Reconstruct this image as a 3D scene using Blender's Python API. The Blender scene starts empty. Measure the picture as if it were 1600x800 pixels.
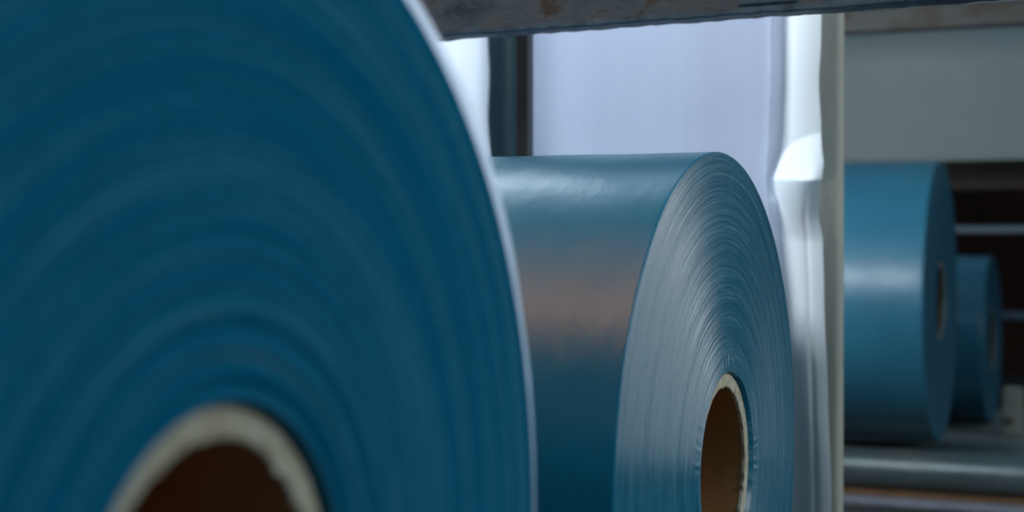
import bpy, bmesh, math, random
from mathutils import Vector, Matrix

# ------------------------------------------------------------------ camera
F_PX, YAW, PITCH = 2405.9, 0.41243, -0.00931      # focal length in px of a 1600 px frame
CAM_H = 0.51                                      # metres above the floor
sc = bpy.context.scene
col = sc.collection
cam_d = bpy.data.cameras.new('camera')
cam_d.sensor_width = 36.0
cam_d.lens = 36.0 * F_PX / 1600.0
cam_d.clip_start = 0.02
cam_d.clip_end = 100.0
cam_d.dof.use_dof = True
cam_d.dof.focus_distance = 1.47
cam_d.dof.aperture_fstop = 4.2
cam_d.dof.aperture_blades = 0
cam = bpy.data.objects.new('camera', cam_d)
col.objects.link(cam)
cam.location = (0, 0, CAM_H)
cam.rotation_euler = (math.pi / 2 + PITCH, 0, YAW)
sc.camera = cam

# ------------------------------------------------------------------ world and lamps
w = bpy.data.worlds.new('World')
sc.world = w
w.use_nodes = True
w.node_tree.nodes['Background'].inputs[0].default_value = (0.24, 0.56, 0.76, 1)
w.node_tree.nodes['Background'].inputs[1].default_value = 0.30

def area(name, loc, target, sx, sy, power, color, spread=180):
    l = bpy.data.lights.new(name, 'AREA')
    l.shape = 'RECTANGLE'
    l.size, l.size_y = sx, sy
    l.energy = power
    l.color = color
    l.spread = math.radians(spread)
    o = bpy.data.objects.new(name, l)
    col.objects.link(o)
    o.location = loc
    d = Vector(target) - Vector(loc)
    o.rotation_euler = d.to_track_quat('-Z', 'Y').to_euler()
    return o

area('roof_window_lamp', (-2.7, 5.1, 2.85), (-1.4, 2.0, 1.9), 2.0, 1.6, 155, (0.80, 0.90, 1.0), 100)
area('upper_web_fill', (-1.9, 2.7, 1.75), (-1.9, 1.7, 1.75), 2.0, 0.7, 60, (0.80, 0.90, 1.0), 110)  # added fill, no real window: brightens the upper web mirrored in the barrel
area('hall_lamp', (-2.2, -6.0, 2.7), (-0.5, 2.5, 0.4), 3.0, 1.0, 65, (0.86, 0.94, 1.0))
area('brown_reflection_fill', (-1.15, 0.28, 2.1), (-0.70, 1.1, 0.5), 1.0, 0.45, 0.75, (1.0, 0.42, 0.12), 70)  # added warm glow standing in for the brown roof mirrored in the barrel
area('brown_reflection_fill_wide', (-1.15, 0.50, 2.25), (-0.70, 1.1, 0.5), 1.2, 1.7, 2.5, (1.0, 0.45, 0.16), 75)  # wider added glow that carries the same brown reflection upward
area('end_face_fill', (3.2, 1.6, 1.9), (-0.4, 1.4, 0.4), 1.2, 1.6, 58, (0.84, 0.95, 1.0))  # added side fill for the end faces of the rolls
area('face_sheen_fill', (0.06, 2.02, 0.50), (-0.4, 1.28, 0.36), 0.2, 0.6, 0.20, (0.90, 0.96, 1.0), 62)  # added fill, no real window: makes the sheen on the middle end face
area('rim_fill', (-0.75, 1.30, 1.95), (-0.36, 0.66, 0.66), 0.2, 0.2, 0.6, (0.88, 0.92, 1.0), 36)  # added fill aimed at the upper rim of the near roll
area('far_roll_fill', (-1.15, 2.20, 0.84), (-0.9, 3.5, 0.80), 1.3, 0.22, 15.0, (0.90, 0.95, 1.0))  # added fill that makes the highlight on the far matt roll

vs = sc.view_settings
vs.view_transform = 'Standard'
vs.look = 'None'
vs.exposure = 0.0
vs.gamma = 1.0
vs.use_curve_mapping = False

# ------------------------------------------------------------------ helpers
def at(px, py, Y):
    """point seen at pixel (px, py) of the 1600x800 frame at world depth Y"""
    x, y, z = (px - 800) / F_PX, 1.0, -(py - 400) / F_PX
    cp, sp = math.cos(PITCH), math.sin(PITCH)
    y, z = cp * y - sp * z, sp * y + cp * z
    cy, sy = math.cos(YAW), math.sin(YAW)
    x, y = cy * x - sy * y, sy * x + cy * y
    t = Y / y
    return Vector((x * t, Y, z * t + CAM_H))

def lerp_table(tab, v):
    """smooth interpolation in a table of (key, value), keys rising"""
    if v <= tab[0][0]:
        return tab[0][1]
    for (a, va), (b, vb) in zip(tab, tab[1:]):
        if v <= b:
            t = (v - a) / (b - a)
            t = t * t * (3 - 2 * t)
            return va + (vb - va) * t
    return tab[-1][1]

def new_obj(name, me, mat=None, parent=None, smooth=True):
    o = bpy.data.objects.new(name, me)
    col.objects.link(o)
    if mat is not None and not me.materials:
        me.materials.append(mat)
    if smooth:
        for p in me.polygons:
            p.use_smooth = True
    if parent is not None:
        o.parent = parent
    return o

def empty(name, loc, label, cat, group=None, rz=0.0):
    o = bpy.data.objects.new(name, None)
    col.objects.link(o)
    o.location = loc
    o.rotation_euler = (0, 0, rz)
    o.empty_display_size = 0.05
    tag(o, label, cat, group)
    return o

def tag(o, label, cat, group=None):
    o['label'] = label
    o['category'] = cat
    if group:
        o['group'] = group
    return o

def box_mesh(name, x0, x1, y0, y1, z0, z1, bevel=0.002, cuts=0, jitter=0.0, seed=1):
    bm = bmesh.new()
    bmesh.ops.create_cube(bm, size=1.0)
    for v in bm.verts:
        v.co = Vector((x0 + (v.co.x + .5) * (x1 - x0), y0 + (v.co.y + .5) * (y1 - y0), z0 + (v.co.z + .5) * (z1 - z0)))
    if bevel:
        bmesh.ops.bevel(bm, geom=list(bm.edges), offset=bevel, segments=3, profile=0.5, affect='EDGES')
    me = bpy.data.meshes.new(name)
    bm.to_mesh(me)
    bm.free()
    return me

def tube_x(name, x0, x1, r_out, segs=64, r_in=None, rings=2):
    """solid or hollow cylinder along X centred on the axis"""
    V, Fc = [], []
    prof = []
    b = 0.002
    if r_in is None:
        prof = [(x0, 0.0005), (x0, r_out - b), (x0 + b, r_out), (x1 - b, r_out), (x1, r_out - b), (x1, 0.0005)]
        closed = False
    else:
        prof = [(x0, r_in), (x0, r_out), (x1, r_out), (x1, r_in)]
        closed = True
    n = len(prof)
    for (x, r) in prof:
        for k in range(segs):
            a = 2 * math.pi * k / segs
            V.append((x, r * math.cos(a), r * math.sin(a)))
    for i in range(n if closed else n - 1):
        j = (i + 1) % n
        for k in range(segs):
            k2 = (k + 1) % segs
            Fc.append((i * segs + k, j * segs + k, j * segs + k2, i * segs + k2))
    me = bpy.data.meshes.new(name)
    me.from_pydata(V, [], Fc)
    me.update()
    return me

# ------------------------------------------------------------------ materials
def mat_new(name):
    m = bpy.data.materials.new(name)
    m.use_nodes = True
    nt = m.node_tree
    p = nt.nodes['Principled BSDF']
    return m, nt, p

def N(nt, t, **kw):
    n = nt.nodes.new(t)
    for k, v in kw.items():
        setattr(n, k, v)
    return n

def ramp(nt, fac, stops):
    r = N(nt, 'ShaderNodeValToRGB')
    els = r.color_ramp.elements
    els[0].position, els[0].color = stops[0][0], (*stops[0][1], 1)
    els[1].position, els[1].color = stops[-1][0], (*stops[-1][1], 1)
    for pos, c in stops[1:-1]:
        e = els.new(pos)
        e.color = (*c, 1)
    nt.links.new(fac, r.inputs[0])
    return r

def math_node(nt, op, a, b=None):
    n = N(nt, 'ShaderNodeMath', operation=op)
    for i, v in enumerate((a, b)):
        if v is None:
            continue
        if isinstance(v, (int, float)):
            n.inputs[i].default_value = v
        else:
            nt.links.new(v, n.inputs[i])
    return n.outputs[0]

def noise(nt, vec, scale, detail=4, rough=0.55, scale_vec=None):
    n = N(nt, 'ShaderNodeTexNoise')
    n.inputs['Scale'].default_value = scale
    n.inputs['Detail'].default_value = detail
    n.inputs['Roughness'].default_value = rough
    if scale_vec is not None:
        m = N(nt, 'ShaderNodeMapping')
        m.inputs['Scale'].default_value = scale_vec
        nt.links.new(vec, m.inputs[0])
        vec = m.outputs[0]
    nt.links.new(vec, n.inputs['Vector'])
    return n.outputs['Fac']

def bump(nt, p, height, strength, dist, prev=None):
    b = N(nt, 'ShaderNodeBump')
    b.inputs['Strength'].default_value = strength
    b.inputs['Distance'].default_value = dist
    nt.links.new(height, b.inputs['Height'])
    if prev is not None:
        nt.links.new(prev, b.inputs['Normal'])
    nt.links.new(b.outputs[0], p.inputs['Normal'])
    return b.outputs[0]

def film_barrel_mat(name, base, dark, rough=0.2):
    """outer wrap of glossy blue film: tight, with faint dimples and trapped-air streaks"""
    m, nt, p = mat_new(name)
    tc = N(nt, 'ShaderNodeTexCoord')
    ob = tc.outputs['Object']
    big = noise(nt, ob, 7, 3)
    r = ramp(nt, big, [(0.3, dark), (0.7, base)])
    nt.links.new(r.outputs[0], p.inputs['Base Color'])
    p.inputs['Roughness'].default_value = rough
    p.inputs['IOR'].default_value = 1.5
    rr = noise(nt, ob, 30, 4, 0.6, (1, .4, .4))
    rm = N(nt, 'ShaderNodeMapRange')
    rm.inputs['To Min'].default_value = rough - 0.06
    rm.inputs['To Max'].default_value = rough + 0.09
    nt.links.new(rr, rm.inputs['Value'])
    nt.links.new(rm.outputs[0], p.inputs['Roughness'])
    fine = noise(nt, ob, 260, 3, 0.6, (1, .35, .35))
    b1 = bump(nt, p, fine, 0.22, 0.0010)
    mid = noise(nt, ob, 38, 3, 0.5, (1, .5, .5))
    b2 = bump(nt, p, mid, 0.28, 0.0035, b1)
    return m

def film_face_mat(name, c_dark, c_mid, c_light, rough=0.42, ring=900.0, ring_bump=0.5, aniso=0.6, spread=(0.25, 0.5, 0.8), smear=0.6, broad=0.5, spec=0.5):
    """edge of thousands of wound layers: concentric rings that follow the winding"""
    m, nt, p = mat_new(name)
    tc = N(nt, 'ShaderNodeTexCoord')
    sep = N(nt, 'ShaderNodeSeparateXYZ')
    nt.links.new(tc.outputs['Object'], sep.inputs[0])
    y2 = math_node(nt, 'MULTIPLY', sep.outputs['Y'], sep.outputs['Y'])
    z2 = math_node(nt, 'MULTIPLY', sep.outputs['Z'], sep.outputs['Z'])
    rad = math_node(nt, 'SQRT', math_node(nt, 'ADD', y2, z2))
    # the direction round the axis enters weakly, so streaks are long arcs that fade in and out
    comb = N(nt, 'ShaderNodeCombineXYZ')
    nt.links.new(rad, comb.inputs[0])
    cs = math_node(nt, 'DIVIDE', sep.outputs['Y'], rad)
    sn = math_node(nt, 'DIVIDE', sep.outputs['Z'], rad)
    nt.links.new(math_node(nt, 'MULTIPLY', cs, 0.0022 * smear), comb.inputs[1])
    nt.links.new(math_node(nt, 'MULTIPLY', sn, 0.0022 * smear), comb.inputs[2])
    fine = noise(nt, comb.outputs[0], ring, 5, 0.75)
    mid = noise(nt, comb.outputs[0], ring * 0.16, 3, 0.6)
    mx = math_node(nt, 'ADD', math_node(nt, 'MULTIPLY', fine, 1 - broad), math_node(nt, 'MULTIPLY', mid, broad))
    r = ramp(nt, mx, [(spread[0], c_dark), (spread[1], c_mid), (spread[2], c_light)])
    # fine scuffs that cross the layers
    sc_ = noise(nt, tc.outputs['Object'], 70, 4, 0.7)
    hsv = N(nt, 'ShaderNodeHueSaturation')
    mr = N(nt, 'ShaderNodeMapRange')
    mr.inputs['To Min'].default_value = 0.80
    mr.inputs['To Max'].default_value = 1.22
    nt.links.new(sc_, mr.inputs['Value'])
    nt.links.new(mr.outputs[0], hsv.inputs['Value'])
    nt.links.new(r.outputs[0], hsv.inputs['Color'])
    nt.links.new(hsv.outputs[0], p.inputs['Base Color'])
    p.inputs['Roughness'].default_value = rough
    p.inputs['Anisotropic'].default_value = aniso
    p.inputs['Specular IOR Level'].default_value = spec
    p.inputs['Anisotropic Rotation'].default_value = 0.25
    tan = N(nt, 'ShaderNodeTangent', direction_type='RADIAL', axis='X')
    nt.links.new(tan.outputs[0], p.inputs['Tangent'])
    b1 = bump(nt, p, mx, ring_bump, 0.0012)
    return m

def simple_mat(name, stops, scale=12, rough=0.6, metal=0.0, bstr=0.2, bdist=0.002, scale_vec=None, spec=None):
    m, nt, p = mat_new(name)
    tc = N(nt, 'ShaderNodeTexCoord')
    n1 = noise(nt, tc.outputs['Object'], scale, 6, 0.62, scale_vec)
    r = ramp(nt, n1, stops)
    nt.links.new(r.outputs[0], p.inputs['Base Color'])
    n2 = noise(nt, tc.outputs['Object'], scale * 9, 5, 0.65, scale_vec)
    mr = N(nt, 'ShaderNodeMapRange')
    mr.inputs['To Min'].default_value = max(0.05, rough - 0.12)
    mr.inputs['To Max'].default_value = min(1.0, rough + 0.14)
    nt.links.new(n1, mr.inputs['Value'])
    nt.links.new(mr.outputs[0], p.inputs['Roughness'])
    p.inputs['Metallic'].default_value = metal
    if spec is not None:
        p.inputs['Specular IOR Level'].default_value = spec
    bump(nt, p, n2, bstr, bdist)
    return m

def web_mat(name, color, trans_col, fac, streak=0.09, clear=0.0):
    """milky polyethylene film: part of the light passes and scatters, part is thrown back"""
    m = bpy.data.materials.new(name)
    m.use_nodes = True
    nt = m.node_tree
    nt.nodes.clear()
    out = N(nt, 'ShaderNodeOutputMaterial')
    tc = N(nt, 'ShaderNodeTexCoord')
    st = noise(nt, tc.outputs['Object'], 26, 5, 0.6, (1.0, 1.0, 0.05))
    mott = noise(nt, tc.outputs['Object'], 9, 4, 0.6, (1.0, 1.0, 0.5))
    mm = math_node(nt, 'ADD', math_node(nt, 'MULTIPLY', st, 0.6), math_node(nt, 'MULTIPLY', mott, 0.4))
    lo = tuple(c * (1 - streak) for c in trans_col)
    hi = tuple(min(1.0, c * (1 + streak)) for c in trans_col)
    r = ramp(nt, mm, [(0.3, lo), (0.7, hi)])
    d = N(nt, 'ShaderNodeBsdfDiffuse')
    d.inputs['Color'].default_value = (*color, 1)
    t = N(nt, 'ShaderNodeBsdfTranslucent')
    nt.links.new(r.outputs[0], t.inputs['Color'])
    mix = N(nt, 'ShaderNodeMixShader')
    mix.inputs[0].default_value = fac
    nt.links.new(d.outputs[0], mix.inputs[1])
    nt.links.new(t.outputs[0], mix.inputs[2])
    g = N(nt, 'ShaderNodeBsdfGlossy')
    g.inputs['Roughness'].default_value = 0.28
    lw = N(nt, 'ShaderNodeLayerWeight')                 # the same from both sides of the sheet
    lw.inputs['Blend'].default_value = 0.5
    fr = math_node(nt, 'ADD', math_node(nt, 'MULTIPLY', math_node(nt, 'POWER', lw.outputs['Facing'], 5.0), 0.9), 0.03)
    mix2 = N(nt, 'ShaderNodeMixShader')
    nt.links.new(fr, mix2.inputs[0])
    nt.links.new(mix.outputs[0], mix2.inputs[1])
    nt.links.new(g.outputs[0], mix2.inputs[2])
    last = mix2
    if clear:
        tr = N(nt, 'ShaderNodeBsdfTransparent')
        last = N(nt, 'ShaderNodeMixShader')
        last.inputs[0].default_value = clear
        nt.links.new(mix2.outputs[0], last.inputs[1])
        nt.links.new(tr.outputs[0], last.inputs[2])
    nt.links.new(last.outputs[0], out.inputs['Surface'])
    return m

M = {}
M['barrel'] = film_barrel_mat('blue film outer wrap', (0.004, 0.192, 0.332), (0.003, 0.172, 0.305), 0.29)
M['barrel_matt'] = film_barrel_mat('blue film outer wrap matt', (0.024, 0.130, 0.195), (0.020, 0.112, 0.175), 0.32)
M['face_big'] = film_face_mat('blue wound film edge smooth', (0.000, 0.082, 0.168), (0.002, 0.113, 0.204), (0.065, 0.215, 0.300),
                              rough=0.6, ring=1300.0, ring_bump=0.3, aniso=0.3, spread=(0.36, 0.48, 0.66), broad=0.42, spec=0.0, smear=0.5)
M['face_mid'] = film_face_mat('blue wound film edge streaked', (0.000, 0.090, 0.170), (0.006, 0.140, 0.220), (0.220, 0.380, 0.440),
                              rough=0.27, ring=2100.0, ring_bump=0.13, aniso=0.9, spread=(0.38, 0.5, 0.68), broad=0.30, spec=0.5, smear=0.45)
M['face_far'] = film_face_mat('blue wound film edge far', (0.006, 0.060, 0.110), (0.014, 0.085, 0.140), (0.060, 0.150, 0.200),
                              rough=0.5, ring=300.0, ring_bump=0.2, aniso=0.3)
M['core_in'] = simple_mat('brown core board', [(0.3, (0.360, 0.150, 0.045)), (0.7, (0.480, 0.215, 0.080))], 40, 0.85, bstr=0.5, bdist=0.001)
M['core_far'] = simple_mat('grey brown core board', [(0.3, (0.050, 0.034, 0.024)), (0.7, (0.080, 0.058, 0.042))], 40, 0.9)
M['core_rim_far'] = simple_mat('darker cut core board', [(0.3, (0.13, 0.13, 0.11)), (0.7, (0.20, 0.19, 0.15))], 60, 0.9)  # darker cut end for the cores of the far rolls
M['core_rim'] = simple_mat('pale cut core board', [(0.30, (0.42, 0.33, 0.20)), (0.5, (0.62, 0.53, 0.38)), (0.70, (0.74, 0.68, 0.57))], 110, 0.9, bstr=0.9, bdist=0.0015)
M['web'] = web_mat('milky film double', (0.50, 0.56, 0.68), (0.70, 0.755, 0.95), 0.50)
M['web_single'] = web_mat('milky film single', (0.42, 0.62, 0.78), (0.83, 0.86, 0.92), 0.80)
M['web_edge'] = web_mat('milky film thin edge', (0.36, 0.64, 0.84), (0.96, 0.98, 1.0), 0.88)
M['thin_film'] = web_mat('thin blue film', (0.45, 0.60, 0.72), (0.62, 0.76, 0.88), 0.7)
M['rust'] = simple_mat('weathered steel', [(0.30, (0.030, 0.044, 0.052)), (0.44, (0.100, 0.145, 0.175)), (0.54, (0.140, 0.165, 0.175)), (0.61, (0.105, 0.085, 0.065)), (0.70, (0.050, 0.034, 0.024))], 22, 0.62, bstr=0.6, bdist=0.003, scale_vec=(.6, 1, 1))
M['edge_highlight'] = simple_mat('blue grey edge highlight', [(0.3, (0.05, 0.075, 0.09)), (0.5, (0.10, 0.15, 0.19)), (0.68, (0.15, 0.22, 0.27))], 45, 0.5, bstr=0.5, bdist=0.002)  # bluish highlight along the beam's lower edge, put into the colour
M['post'] = simple_mat('olive beige paint', [(0.3, (0.50, 0.46, 0.38)), (0.55, (0.58, 0.54, 0.45)), (0.75, (0.42, 0.37, 0.29))], 16, 0.65, scale_vec=(1, 1, .3))
M['dark_pipe'] = simple_mat('dark teal painted pipe', [(0.3, (0.020, 0.050, 0.062)), (0.7, (0.040, 0.078, 0.088))], 14, 0.42, scale_vec=(1, 1, .3))
M['brown_post'] = simple_mat('brown grey steel', [(0.3, (0.040, 0.044, 0.048)), (0.7, (0.065, 0.068, 0.070))], 14, 0.7, scale_vec=(1, 1, .3))
M['panel'] = simple_mat('grey green sheet metal', [(0.3, (0.130, 0.158, 0.158)), (0.5, (0.155, 0.178, 0.172)), (0.7, (0.172, 0.190, 0.176))], 4, 0.6, bstr=0.1)
M['dark_beam'] = simple_mat('stained dark beam', [(0.35, (0.020, 0.023, 0.024)), (0.5, (0.046, 0.047, 0.042)), (0.6, (0.034, 0.026, 0.015)), (0.7, (0.014, 0.012, 0.011))], 9, 0.7)
M['lip'] = simple_mat('pale blue grey steel', [(0.3, (0.13, 0.18, 0.20)), (0.7, (0.18, 0.23, 0.25))], 12, 0.5)
M['brown_rail'] = simple_mat('brown rail', [(0.3, (0.040, 0.028, 0.020)), (0.7, (0.065, 0.042, 0.028))], 12, 0.75)
M['rod'] = simple_mat('steel rod', [(0.3, (0.13, 0.17, 0.22)), (0.7, (0.18, 0.22, 0.27))], 20, 0.4, metal=0.3)
M['roller'] = simple_mat('grey worn roller', [(0.3, (0.060, 0.090, 0.095)), (0.7, (0.105, 0.135, 0.135))], 10, 0.35, metal=0.35)
M['orange_rail'] = simple_mat('rust orange rail', [(0.3, (0.11, 0.050, 0.018)), (0.7, (0.16, 0.075, 0.030))], 14, 0.7)
M['pale_rail'] = simple_mat('lilac grey rail', [(0.3, (0.17, 0.175, 0.21)), (0.7, (0.23, 0.23, 0.26))], 14, 0.6)
M['ledge'] = simple_mat('warm grey ledge', [(0.3, (0.16, 0.15, 0.14)), (0.7, (0.22, 0.20, 0.18))], 14, 0.7)
M['block'] = simple_mat('pale bearing block', [(0.3, (0.22, 0.21, 0.18)), (0.7, (0.30, 0.28, 0.24))], 20, 0.7)
M['wood'] = simple_mat('brown wood', [(0.3, (0.075, 0.050, 0.030)), (0.7, (0.120, 0.080, 0.048))], 12, 0.8, scale_vec=(1, 1, .2))
M['floor'] = simple_mat('dark oily concrete', [(0.3, (0.016, 0.017, 0.018)), (0.7, (0.028, 0.027, 0.026))], 5, 0.75)
M['wall'] = simple_mat('dark hall wall', [(0.3, (0.020, 0.008, 0.006)), (0.7, (0.045, 0.018, 0.012))], 3, 0.95, spec=0.1)

# ------------------------------------------------------------------ setting
def plane_mesh(name, pts):
    me = bpy.data.meshes.new(name)
    me.from_pydata(pts, [], [tuple(range(len(pts)))])
    return me
o = new_obj('floor', plane_mesh('floor', [(-9, -9, -.16), (9, -9, -.16), (9, 9, -.16), (-9, 9, -.16)]), M['floor'], smooth=False)
o['kind'] = 'structure'
o = new_obj('wall', box_mesh('wall', -5, 6, 8.0, 8.2, -.16, 3.6, 0), M['wall'], smooth=False)
o['kind'] = 'structure'

o = new_obj('roll_deck', box_mesh('roll_deck', -2.4, -0.30, 0.0, 2.72, -0.16, 0.0, 0.004), M['floor'], smooth=False)
o['kind'] = 'structure'

# ------------------------------------------------------------------ film rolls
R_CORE = 0.090
WALL = 0.0135

def make_roll(label, X, Y, Z, R, L, face_mat, barrel_mat, recess, segs=360, rings=220, pucker=0.0, seed=1,
              step=0.0002, drift=0.0008, edge=0.002, rz=0.0, groove=0.0, fray=0.0015, cone=0.0, lip=0.0, nb=60, wrinkle=0.0):
    """X, Y, Z: centre of the visible end; the roll reaches L towards -X"""
    rnd = random.Random(seed)
    root = empty('film_roll', (X, Y, Z - R), label, 'film roll', 'rolls of blue film', rz)
    # --- end face, a lathe profile from core to rim with every band of layers set a little in or out
    prof = []
    ph = [rnd.uniform(0, 6.28) for _ in range(6)]
    r0 = R_CORE + 0.0006
    for i in range(rings + 1):
        t = i / rings
        r = r0 + (R - edge - r0) * t
        x = drift * (math.sin(9 * t + ph[0]) * .5 + math.sin(23 * t + ph[1]) * .3 + math.sin(61 * t + ph[2]) * .2)
        x += rnd.uniform(-step, step) - cone * (r - R_CORE)
        if groove:
            k = math.sin((r - R_CORE) * 560 + 1.2 * math.sin((r - R_CORE) * 90))
            x += groove * k * math.exp(-((r - R_CORE) / 0.075) ** 2)
        prof.append((x, r))
    arc = []
    for i in range(1, 7):
        a = math.pi / 2 * i / 6
        arc.append((-edge + edge * math.cos(a), R - edge + edge * math.sin(a)))
    x_end = prof[-1][0]
    arc = [(x + x_end, r) for (x, r) in arc]
    V, Fc, mi = [], [], []
    full = [(-0.03, r0)] + prof
    nface = len(full)
    full = full + arc
    barrel = []
    for i in range(1, nb + 1):
        t = i / nb
        wob = 0.00035 * math.sin(11 * t + ph[3]) + 0.0002 * math.sin(37 * t + ph[4])
        barrel.append((x_end - edge - (L - edge + x_end) * t, R + wob * min(1, 6 * t)))
    full += barrel
    n_front = len(full)
    full += [(-L, r0), (-L + 0.03, r0)]
    pk = [rnd.uniform(0, 6.28) for _ in range(5)]
    for (x, r) in full:
        for k in range(segs):
            a = 2 * math.pi * k / segs
            dx = 0.0
            dr = 0.0
            if x > -0.02:
                if pucker and r < R_CORE + 0.022:
                    q = (r - R_CORE) / 0.022
                    f = 2.6 * q * (1 - q)
                    w_ = math.sin(58 * a + pk[0] + 2 * math.sin(3 * a)) * .6 + math.sin(91 * a + pk[1] + 60 * (r - R_CORE)) * .4
                    dx += pucker * f * w_ * (0.65 + .35 * math.sin(5 * a + pk[2]))
            elif wrinkle and r > R * .9:
                # a few shallow diagonal folds near the far end and a very slight overall wave
                for (xc, ac, sl, wd, ln, am) in ((-.33, 1.45, .5, .006, .30, 1.0), (-.37, 1.62, .35, .007, .35, .8), (-.42, 1.30, .6, .006, .4, .9),
                                                 (-.30, 1.75, .4, .005, .16, .7), (-.48, 1.5, .5, .008, .5, 1.0), (-.36, 1.05, .3, .008, .25, .5)):
                    d_ = (x - xc) - sl * .1 * (a - ac)
                    if abs(d_) < .03:
                        dr += wrinkle * am * math.exp(-(d_ / wd) ** 2) * math.exp(-((a - ac) / ln) ** 2)
                dr += wrinkle * 0.05 * (math.sin(23 * x + 3 * a) + math.sin(61 * x - 2 * a + 2 * math.sin(5 * a)))
            V.append((x + dx, (r + dr) * math.cos(a), (r + dr) * math.sin(a)))
    for i in range(len(full) - 1):
        is_face = i < nface + 1 or i >= n_front - 1
        for k in range(segs):
            k2 = (k + 1) % segs
            Fc.append((i * segs + k, i * segs + k2, (i + 1) * segs + k2, (i + 1) * segs + k))
            mi.append(0 if is_face else 1)
    me = bpy.data.meshes.new('wound_film')
    me.from_pydata(V, [], Fc)
    me.materials.append(face_mat)
    me.materials.append(barrel_mat)
    me.polygons.foreach_set('material_index', mi)
    me.update()
    f = new_obj('wound_film', me, None, root)
    f.location = (0, 0, R)
    if lip:
        # the outermost turns stick out past the rest; thin film, so light comes through it
        V, Fc = [], []
        rows = 6
        for i in range(rows + 1):
            t = i / rows
            for k in range(segs):
                a = 2 * math.pi * k / segs
                wv = (1 + 0.18 * math.sin(7 * a + ph[1]) + 0.10 * math.sin(23 * a + ph[2])) * (0.03 + 0.97 * min(1.0, max(0.0, math.sin(a) * 1.3)) ** 1.5)
                x = -0.012 + (0.012 + lip * wv) * t
                r = R + 0.0004 + 0.0006 * t * t
                V.append((x, r * math.cos(a), r * math.sin(a)))
        for i in range(rows):
            for k in range(segs):
                k2 = (k + 1) % segs
                Fc.append((i * segs + k, i * segs + k2, (i + 1) * segs + k2, (i + 1) * segs + k))
        me = bpy.data.meshes.new('loose_outer_wrap')
        me.from_pydata(V, [], Fc)
        me.update()
        q = new_obj('loose_outer_wrap', me, M['thin_film'], f)
        q['label'] = 'pale thin rim of the outermost film turns'
    # --- board core, set back a little inside the film
    segc = 180
    V, Fc = [], []
    r_in = R_CORE - WALL
    prof = [(-recess - 0.0006, R_CORE - 0.0002), (-L + recess, R_CORE - 0.0002), (-L + recess, r_in), (-recess - 0.0006, r_in)]
    for (x, r) in prof:
        for k in range(segc):
            a = 2 * math.pi * k / segc
            V.append((x, r * math.cos(a), r * math.sin(a)))
    for i in range(3):
        for k in range(segc):
            k2 = (k + 1) % segc
            Fc.append((i * segc + k, i * segc + k2, (i + 1) * segc + k2, (i + 1) * segc + k))
    me = bpy.data.meshes.new('core')
    me.from_pydata(V, [], Fc)
    me.update()
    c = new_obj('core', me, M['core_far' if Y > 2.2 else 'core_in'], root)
    c.location = (0, 0, R)
    # pale cut end of the core with a torn, fibrous inner lip
    V, Fc = [], []
    segr = 400
    nr = 9
    tear = [0.0] * segr
    for _ in range(90):
        k0 = rnd.randrange(segr)
        wd = rnd.randint(1, 5)
        h = rnd.uniform(0.3, 1.0) ** 2
        side = 0.5 + 0.5 * math.cos(2 * math.pi * k0 / segr - 0.1)     # worse on the far side of the bore
        for j in range(-wd, wd + 1):
            tear[(k0 + j) % segr] += h * side * (1 - abs(j) / (wd + 1))
    for i in range(nr + 1):
        t = i / nr
        for k in range(segr):
            a = 2 * math.pi * k / segr
            r = R_CORE - 0.0004 - (WALL + fray * tear[k] * 1.3) * t
            x = -recess + rnd.uniform(-1, 1) * 0.00018
            if t > 0.7:
                x += fray * tear[k] * (t - 0.7) * 2.0 * rnd.uniform(.2, 1)
            if i == 0 or i == nr:
                x -= 0.0008
            V.append((x, r * math.cos(a), r * math.sin(a)))
    for k in range(segr):
        a = 2 * math.pi * k / segr
        V.append((-recess - 0.004, (r_in - .0003) * math.cos(a), (r_in - .0003) * math.sin(a)))
    for i in range(nr + 1):
        for k in range(segr):
            k2 = (k + 1) % segr
            Fc.append((i * segr + k, (i + 1) * segr + k, (i + 1) * segr + k2, i * segr + k2))
    me = bpy.data.meshes.new('core_end')
    me.from_pydata(V, [], Fc)
    me.update()
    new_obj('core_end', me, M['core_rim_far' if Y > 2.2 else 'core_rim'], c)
    return root

make_roll('large dark blue film roll nearest, filling the left side', -0.3415, 0.50165, -0.1532 + CAM_H, 0.31083, 0.75,
          M['face_big'], M['barrel'], 0.0055, segs=360, rings=260, pucker=0.0012, seed=3, drift=0.0005, edge=0.002, groove=0.0012, fray=0.0022, lip=0.004)
make_roll('glossy blue film roll in the middle, its streaked end and brown core in focus', -0.3905, 1.39547, -0.2121 + CAM_H, 0.2957, 0.70,
          M['face_mid'], M['barrel'], 0.0040, segs=720, rings=320, cone=0.03, pucker=0.00022, seed=8, drift=0.0004, edge=0.0018, nb=240, wrinkle=0.0014)
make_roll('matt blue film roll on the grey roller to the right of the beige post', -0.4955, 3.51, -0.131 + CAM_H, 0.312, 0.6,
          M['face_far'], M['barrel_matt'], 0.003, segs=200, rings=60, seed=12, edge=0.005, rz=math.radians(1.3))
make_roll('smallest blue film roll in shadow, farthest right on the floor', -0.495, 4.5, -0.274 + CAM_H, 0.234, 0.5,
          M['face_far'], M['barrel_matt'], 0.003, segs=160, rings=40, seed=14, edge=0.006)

make_roll('added unseen blue film roll that shades the lower milky film web', -0.54, 2.34, 0.30, 0.30, 0.8,
          M['face_far'], M['barrel_matt'], 0.003, segs=160, rings=40, seed=17, edge=0.004)  # unseen roll, added to shade the lower part of the film web

# timber under the big roll keeps it off the floor
for y, lb in ((0.40, 'timber batten under the near side of the large blue roll'), (0.60, 'timber batten under the far side of the large blue roll')):
    tag(new_obj('timber_batten', box_mesh('timber_batten', -1.05, -0.37, y - .04, y + .04, 0.0, 0.055, 0.004), M['wood'], smooth=False), lb, 'batten', 'battens under the large roll')

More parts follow.
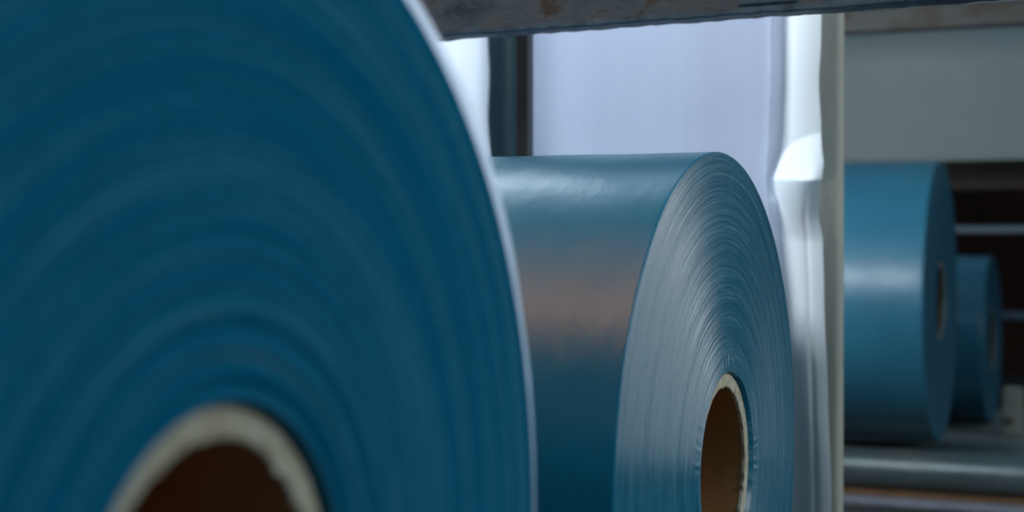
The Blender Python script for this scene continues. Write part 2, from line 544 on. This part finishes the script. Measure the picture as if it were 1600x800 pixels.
# ------------------------------------------------------------------ hanging film webs
def grid_mesh(name, fn, nu, nv):
    V, Fc = [], []
    for j in range(nv + 1):
        for i in range(nu + 1):
            V.append(fn(i / nu, j / nv))
    for j in range(nv):
        for i in range(nu):
            a = j * (nu + 1) + i
            Fc.append((a, a + 1, a + nu + 2, a + nu + 1))
    me = bpy.data.meshes.new(name)
    me.from_pydata(V, [], Fc)
    me.update()
    return me

YW = 2.0
ZTOP = 1.9
def edge_table(pts, Y):
    t = []
    for (px, py) in pts:
        p = at(px, py, Y)
        t.append((p.z, p.x))
    return sorted(t)

edge_r = edge_table([(1289, -60), (1287, 60), (1284, 130), (1288, 205), (1284, 245), (1273, 285), (1279, 325), (1291, 380), (1293, 450), (1298, 620), (1303, 800), (1304, 900)], YW)
fold_l = edge_table([(1206, -60), (1206, 100), (1203, 200), (1199, 278), (1203, 340), (1212, 480), (1220, 800)], YW)
main_r = edge_table([(1223, -60), (1222, 100), (1219, 190), (1206, 275), (1216, 340), (1228, 480), (1234, 800)], YW)
Z_CR = at(1240, 279, YW).z
X_CR0 = at(1199, 278, YW).x
X_LEFT = at(812, 150, YW).x

def main_fn(u, v):
    z = 0.03 + (ZTOP - 0.03) * v
    xr = lerp_table(main_r, z)
    x = X_LEFT + (xr - X_LEFT) * u
    y = YW + 0.004 * math.sin(7 * x + 1.0) + 0.0012 * math.sin(41 * x + 2 * z) + 0.003 * math.sin(3.1 * z)
    return (x, y + 0.008 * max(0, (u - .93) / .07) ** 2, z)

def edge_fn(u, v):
    z = 0.03 + (ZTOP - 0.03) * v
    xl, xr = lerp_table(fold_l, z), lerp_table(edge_r, z)
    x = xl + (xr - xl) * u
    y = YW - 0.006 + 0.004 * math.sin(9 * z) * u
    # pucker: the sheet is drawn back along one crease
    d = (z - Z_CR)
    if d > 0:
        h_ = 0.004 + 0.054 * (1 - (1 - u) ** 2.3)
        s = max(0.0, 1 - d / h_)
        s = s ** 1.25
    else:
        s = max(0.0, 1 + d / 0.085) ** 1.6
    y += 0.062 * s * (1 - (1 - u) ** 2.3)
    # the free edge curls slightly, and one vertical pleat runs down below the crease
    y -= 0.012 * max(0.0, (u - 0.45) / 0.55) ** 2
    if z < Z_CR:
        f = min(1, (Z_CR - z) / 0.06)
        y -= 0.0016 * f * math.exp(-((u - 0.70 + .05 * (Z_CR - z)) / 0.055) ** 2)
        y += 0.0018 * f * math.sin(21 * z + 3 * u)
    return (x, y, z)

wr = empty('film_web', at(1000, 600, YW) * 1.0, 'wide milky white film web hanging behind the middle roll', 'film web', 'hanging film webs')
wr.location = (X_LEFT, YW, 0.03)
def place(o, root):
    o.matrix_parent_inverse = Matrix.Translation(-root.location)
    return o
m_ = new_obj('film_sheet', grid_mesh('film_sheet', main_fn, 120, 160), M['web'], wr)
place(m_, wr)
m_ = new_obj('folded_edge', grid_mesh('folded_edge', edge_fn, 70, 900), M['web_edge'], wr)
place(m_, wr)
m_['label'] = 'bright creased edge of the film web'

YL = 2.06
edge_lr = edge_table([(764, -60), (765, 55), (768, 120), (766, 180), (770, 245), (772, 300)], YL)
def left_fn(u, v):
    z = 0.03 + (ZTOP - 0.03) * v
    xr = lerp_table(edge_lr, z)
    xl = xr - 0.9
    x = xl + (xr - xl) * u
    y = YL + 0.004 * math.sin(6 * x) - 0.010 * max(0, (u - .93) / .07) ** 2 + .002 * math.sin(8 * z)
    return (x, y, z)
wl = empty('film_web', (lerp_table(edge_lr, .5) - .2, YL, 0.03), 'narrow white film web left of the dark pipe', 'film web', 'hanging film webs')
m_ = new_obj('film_sheet', grid_mesh('film_sheet', left_fn, 100, 120), M['web_single'], wl)
place(m_, wl)

# ------------------------------------------------------------------ posts
def post_mesh(name, pxa, pxb, Y, depth, z0, z1, bevel):
    xa, xb = at(pxa, 300, Y).x, at(pxb, 300, Y).x
    return box_mesh(name, xa, xb, Y, Y + depth, z0, z1, bevel)

p_ = new_obj('steel_post', post_mesh('steel_post', 1262, 1314, 2.06, 0.028, 0.0, 2.2, 0.009), M['post'])
tag(p_, 'olive beige square post beside the creased edge of the film web', 'post')
p_ = new_obj('steel_post', post_mesh('steel_post', 806, 825, 1.955, 0.02, 0.0, 2.2, 0.0015), M['brown_post'], smooth=False)
tag(p_, 'flat brown grey post between the two film webs', 'post')

def tube_z(name, r, z0, z1, segs=48):
    me = tube_x(name, z0, z1, r, segs)
    me.transform(Matrix.Rotation(-math.pi / 2, 4, 'Y'))
    return me
a, b = at(762, 150, 2.13), at(806, 150, 2.13)
p_ = new_obj('steel_pipe', tube_z('steel_pipe', (b.x - a.x) / 2, 0.0, 2.2), M['dark_pipe'])
p_.location = ((a.x + b.x) / 2, 2.13, 0)
tag(p_, 'dark teal round pipe standing behind the edge of the narrow film web', 'pipe')

# ------------------------------------------------------------------ overhead beam in front of the webs
YB = 1.62
zb = at(1000, 34, YB).z
root = empty('overhead_beam', (-0.55, YB, zb), 'rusty weathered steel beam across the top of the view', 'beam')
b_ = new_obj('beam_body', box_mesh('beam_body', -1.5, 1.5, YB, YB + 0.06, zb + 0.004, zb + 0.16, 0.003), M['rust'], root, smooth=False)
place(b_, root)
rnd = random.Random(5)
bm = bmesh.new()
prev = None
nl = 500
wz = [rnd.gauss(0, 1) for _ in range(nl + 1)]
for i in range(nl + 1):
    x = -1.5 + 3.0 * i / nl
    c = (wz[i] + wz[max(0, i - 1)] + wz[min(nl, i + 1)]) * .0004 / 1.7
    if rnd.random() < .03:
        c += .0016 * rnd.random()                         # knocked and flaked spots along the edge
    ring = [bm.verts.new((x, YB + yy, zb + zz + (c if zz < .004 else c * .3))) for yy, zz in
            ((-.003, .001), (-.003, .0065), (-.001, .0075), (.03, .0075), (.03, -.001), (0.0, -.001), (-.002, -.0005))]
    if prev:
        for k in range(len(ring)):
            k2 = (k + 1) % len(ring)
            bm.faces.new((prev[k], prev[k2], ring[k2], ring[k]))
    prev = ring
me = bpy.data.meshes.new('lower_lip')
bm.to_mesh(me)
bm.free()
b_ = new_obj('lower_lip', me, M['edge_highlight'], root, smooth=False)
place(b_, root)
xj = at(1160, 10, YB).x
b_ = new_obj('joint_plate', box_mesh('joint_plate', xj - 0.004, xj + 0.06, YB - 0.0045, YB + 0.01, zb + 0.009, zb + 0.13, 0.002), M['rust'], root, smooth=False)
place(b_, root)
for dx in (0.0, 0.03):
    me = tube_x('bolt', -0.006, 0.006, 0.007, 6)
    me.transform(Matrix.Rotation(math.pi / 2, 4, 'Z'))
    b_ = new_obj('bolt', me, M['rust'], root, smooth=False)
    b_.location = Vector((xj + 0.012 + dx, YB - 0.006, zb + 0.045)) - root.location

root.rotation_euler = (0, -0.013, 0)

# ------------------------------------------------------------------ far right: panel, beams, rods
def bar(name, px, y_top, y_bot, Y, depth, x0, x1, mat, label, cat, bevel=0.004, group=None):
    zt, zb_ = at(px, y_top, Y).z, at(px, y_bot, Y).z
    o = new_obj(name, box_mesh(name, x0, x1, Y, Y + depth, zb_, zt, bevel), mat, smooth=False)
    return tag(o, label, cat, group)

YP = 3.95
zt, zb2 = 1.75, at(1450, 249, YP).z
root = empty('machine_panel', (0, YP, zb2), 'grey green sheet metal panel above the far blue rolls', 'panel')
p_ = new_obj('sheet', box_mesh('sheet', -3.4, 0.9, YP, YP + .05, zb2, zt, 0.004), M['panel'], root, smooth=False)
place(p_, root)
p_ = new_obj('hem', box_mesh('hem', -3.4, 0.9, YP - .012, YP + .02, zb2 - .006, zb2 + .006, 0.003), M['panel'], root, smooth=False)
place(p_, root)
YC = 3.3
zt, zb3 = at(1450, 9, YC).z, at(1450, 44, YC).z
root = empty('cross_beam', (0, YC, zb3), 'stained dark cross beam with a pale top lip in front of the grey panel', 'beam')
p_ = new_obj('beam_body', box_mesh('beam_body', -3.4, 0.9, YC, YC + .05, zb3, zt, 0.003), M['dark_beam'], root, smooth=False)
place(p_, root)
p_ = new_obj('top_lip', box_mesh('top_lip', -3.4, 0.9, YC - .008, YC + .06, zt + .001, zt + .012, 0.003), M['lip'], root, smooth=False)
place(p_, root)
bar('rail', 1550, 252, 296, 4.4, .06, -3.4, 0.9, M['brown_rail'], 'dark brown rail just under the grey panel', 'rail')
bar('rod', 1550, 353, 364, 5.2, .03, -0.9, 0.9, M['rod'], 'thin blue grey rod high in the dark gap at the right', 'rod')
bar('rod', 1580, 488, 499, 5.3, .03, -0.9, 0.9, M['rod'], 'thin blue grey rod beside the core of the smallest roll', 'rod')
bar('timber', 1585, 540, 610, 5.6, .1, -0.42, 0.3, M['wood'], 'dark brown timber in the shadow beyond the smallest roll', 'timber')
tag(new_obj('ledge', box_mesh('ledge', -1.2, 0.9, 4.16, 4.9, -0.035, 0.0, 0.005), M['ledge'], smooth=False),
    'warm grey ledge behind the grey roller, under the smallest roll', 'ledge')
zb4 = 0.0
a, b = at(1566, 640, 4.2), at(1597, 640, 4.2)
bm_top = at(1580, 606, 4.2).z
root = empty('bearing_block', ((a.x + b.x) / 2, 4.2, zb4), 'small pale block standing on the warm grey ledge', 'block')
p_ = new_obj('body', box_mesh('body', a.x, b.x, 4.19, 4.25, zb4, bm_top, 0.008), M['block'], root, smooth=False)
place(p_, root)
me = tube_x('bolt', -0.01, 0.01, 0.008, 16)
me.transform(Matrix.Rotation(math.pi / 2, 4, 'Z'))
p_ = new_obj('bolt', me, M['brown_rail'], root, smooth=False)
p_.location = (-0.005, -0.012, (bm_top - zb4) * .35)

# support rollers of the far roll
def roller(Y, z, r, label):
    root = empty('support_roller', (-0.3, Y, z - r), label, 'roller', 'support rollers')
    t = new_obj('tube', tube_x('tube', -0.95, 1.1, r, 64), M['roller'], root)
    t.location = (0, 0, r)
    for x in (-1.0, 1.1):
        j = new_obj('journal', tube_x('journal', x, x + .05, r * .4, 32), M['rod'], root)
        j.location = (0, 0, r)
zr = at(1450, 737, 3.42).z
roller(3.42, zr, 0.047, 'grey worn roller under the matt blue roll')
roller(3.66, zr, 0.046, 'second grey roller hidden behind the first one')
bar('rail', 1450, 774, 784, 3.36, .06, -0.75, 0.9, M['orange_rail'], 'rust orange rail under the grey roller', 'rail')
bar('rail', 1450, 786, 797, 3.30, .05, -0.75, 0.9, M['pale_rail'], 'lilac grey rail along the bottom right edge', 'rail')
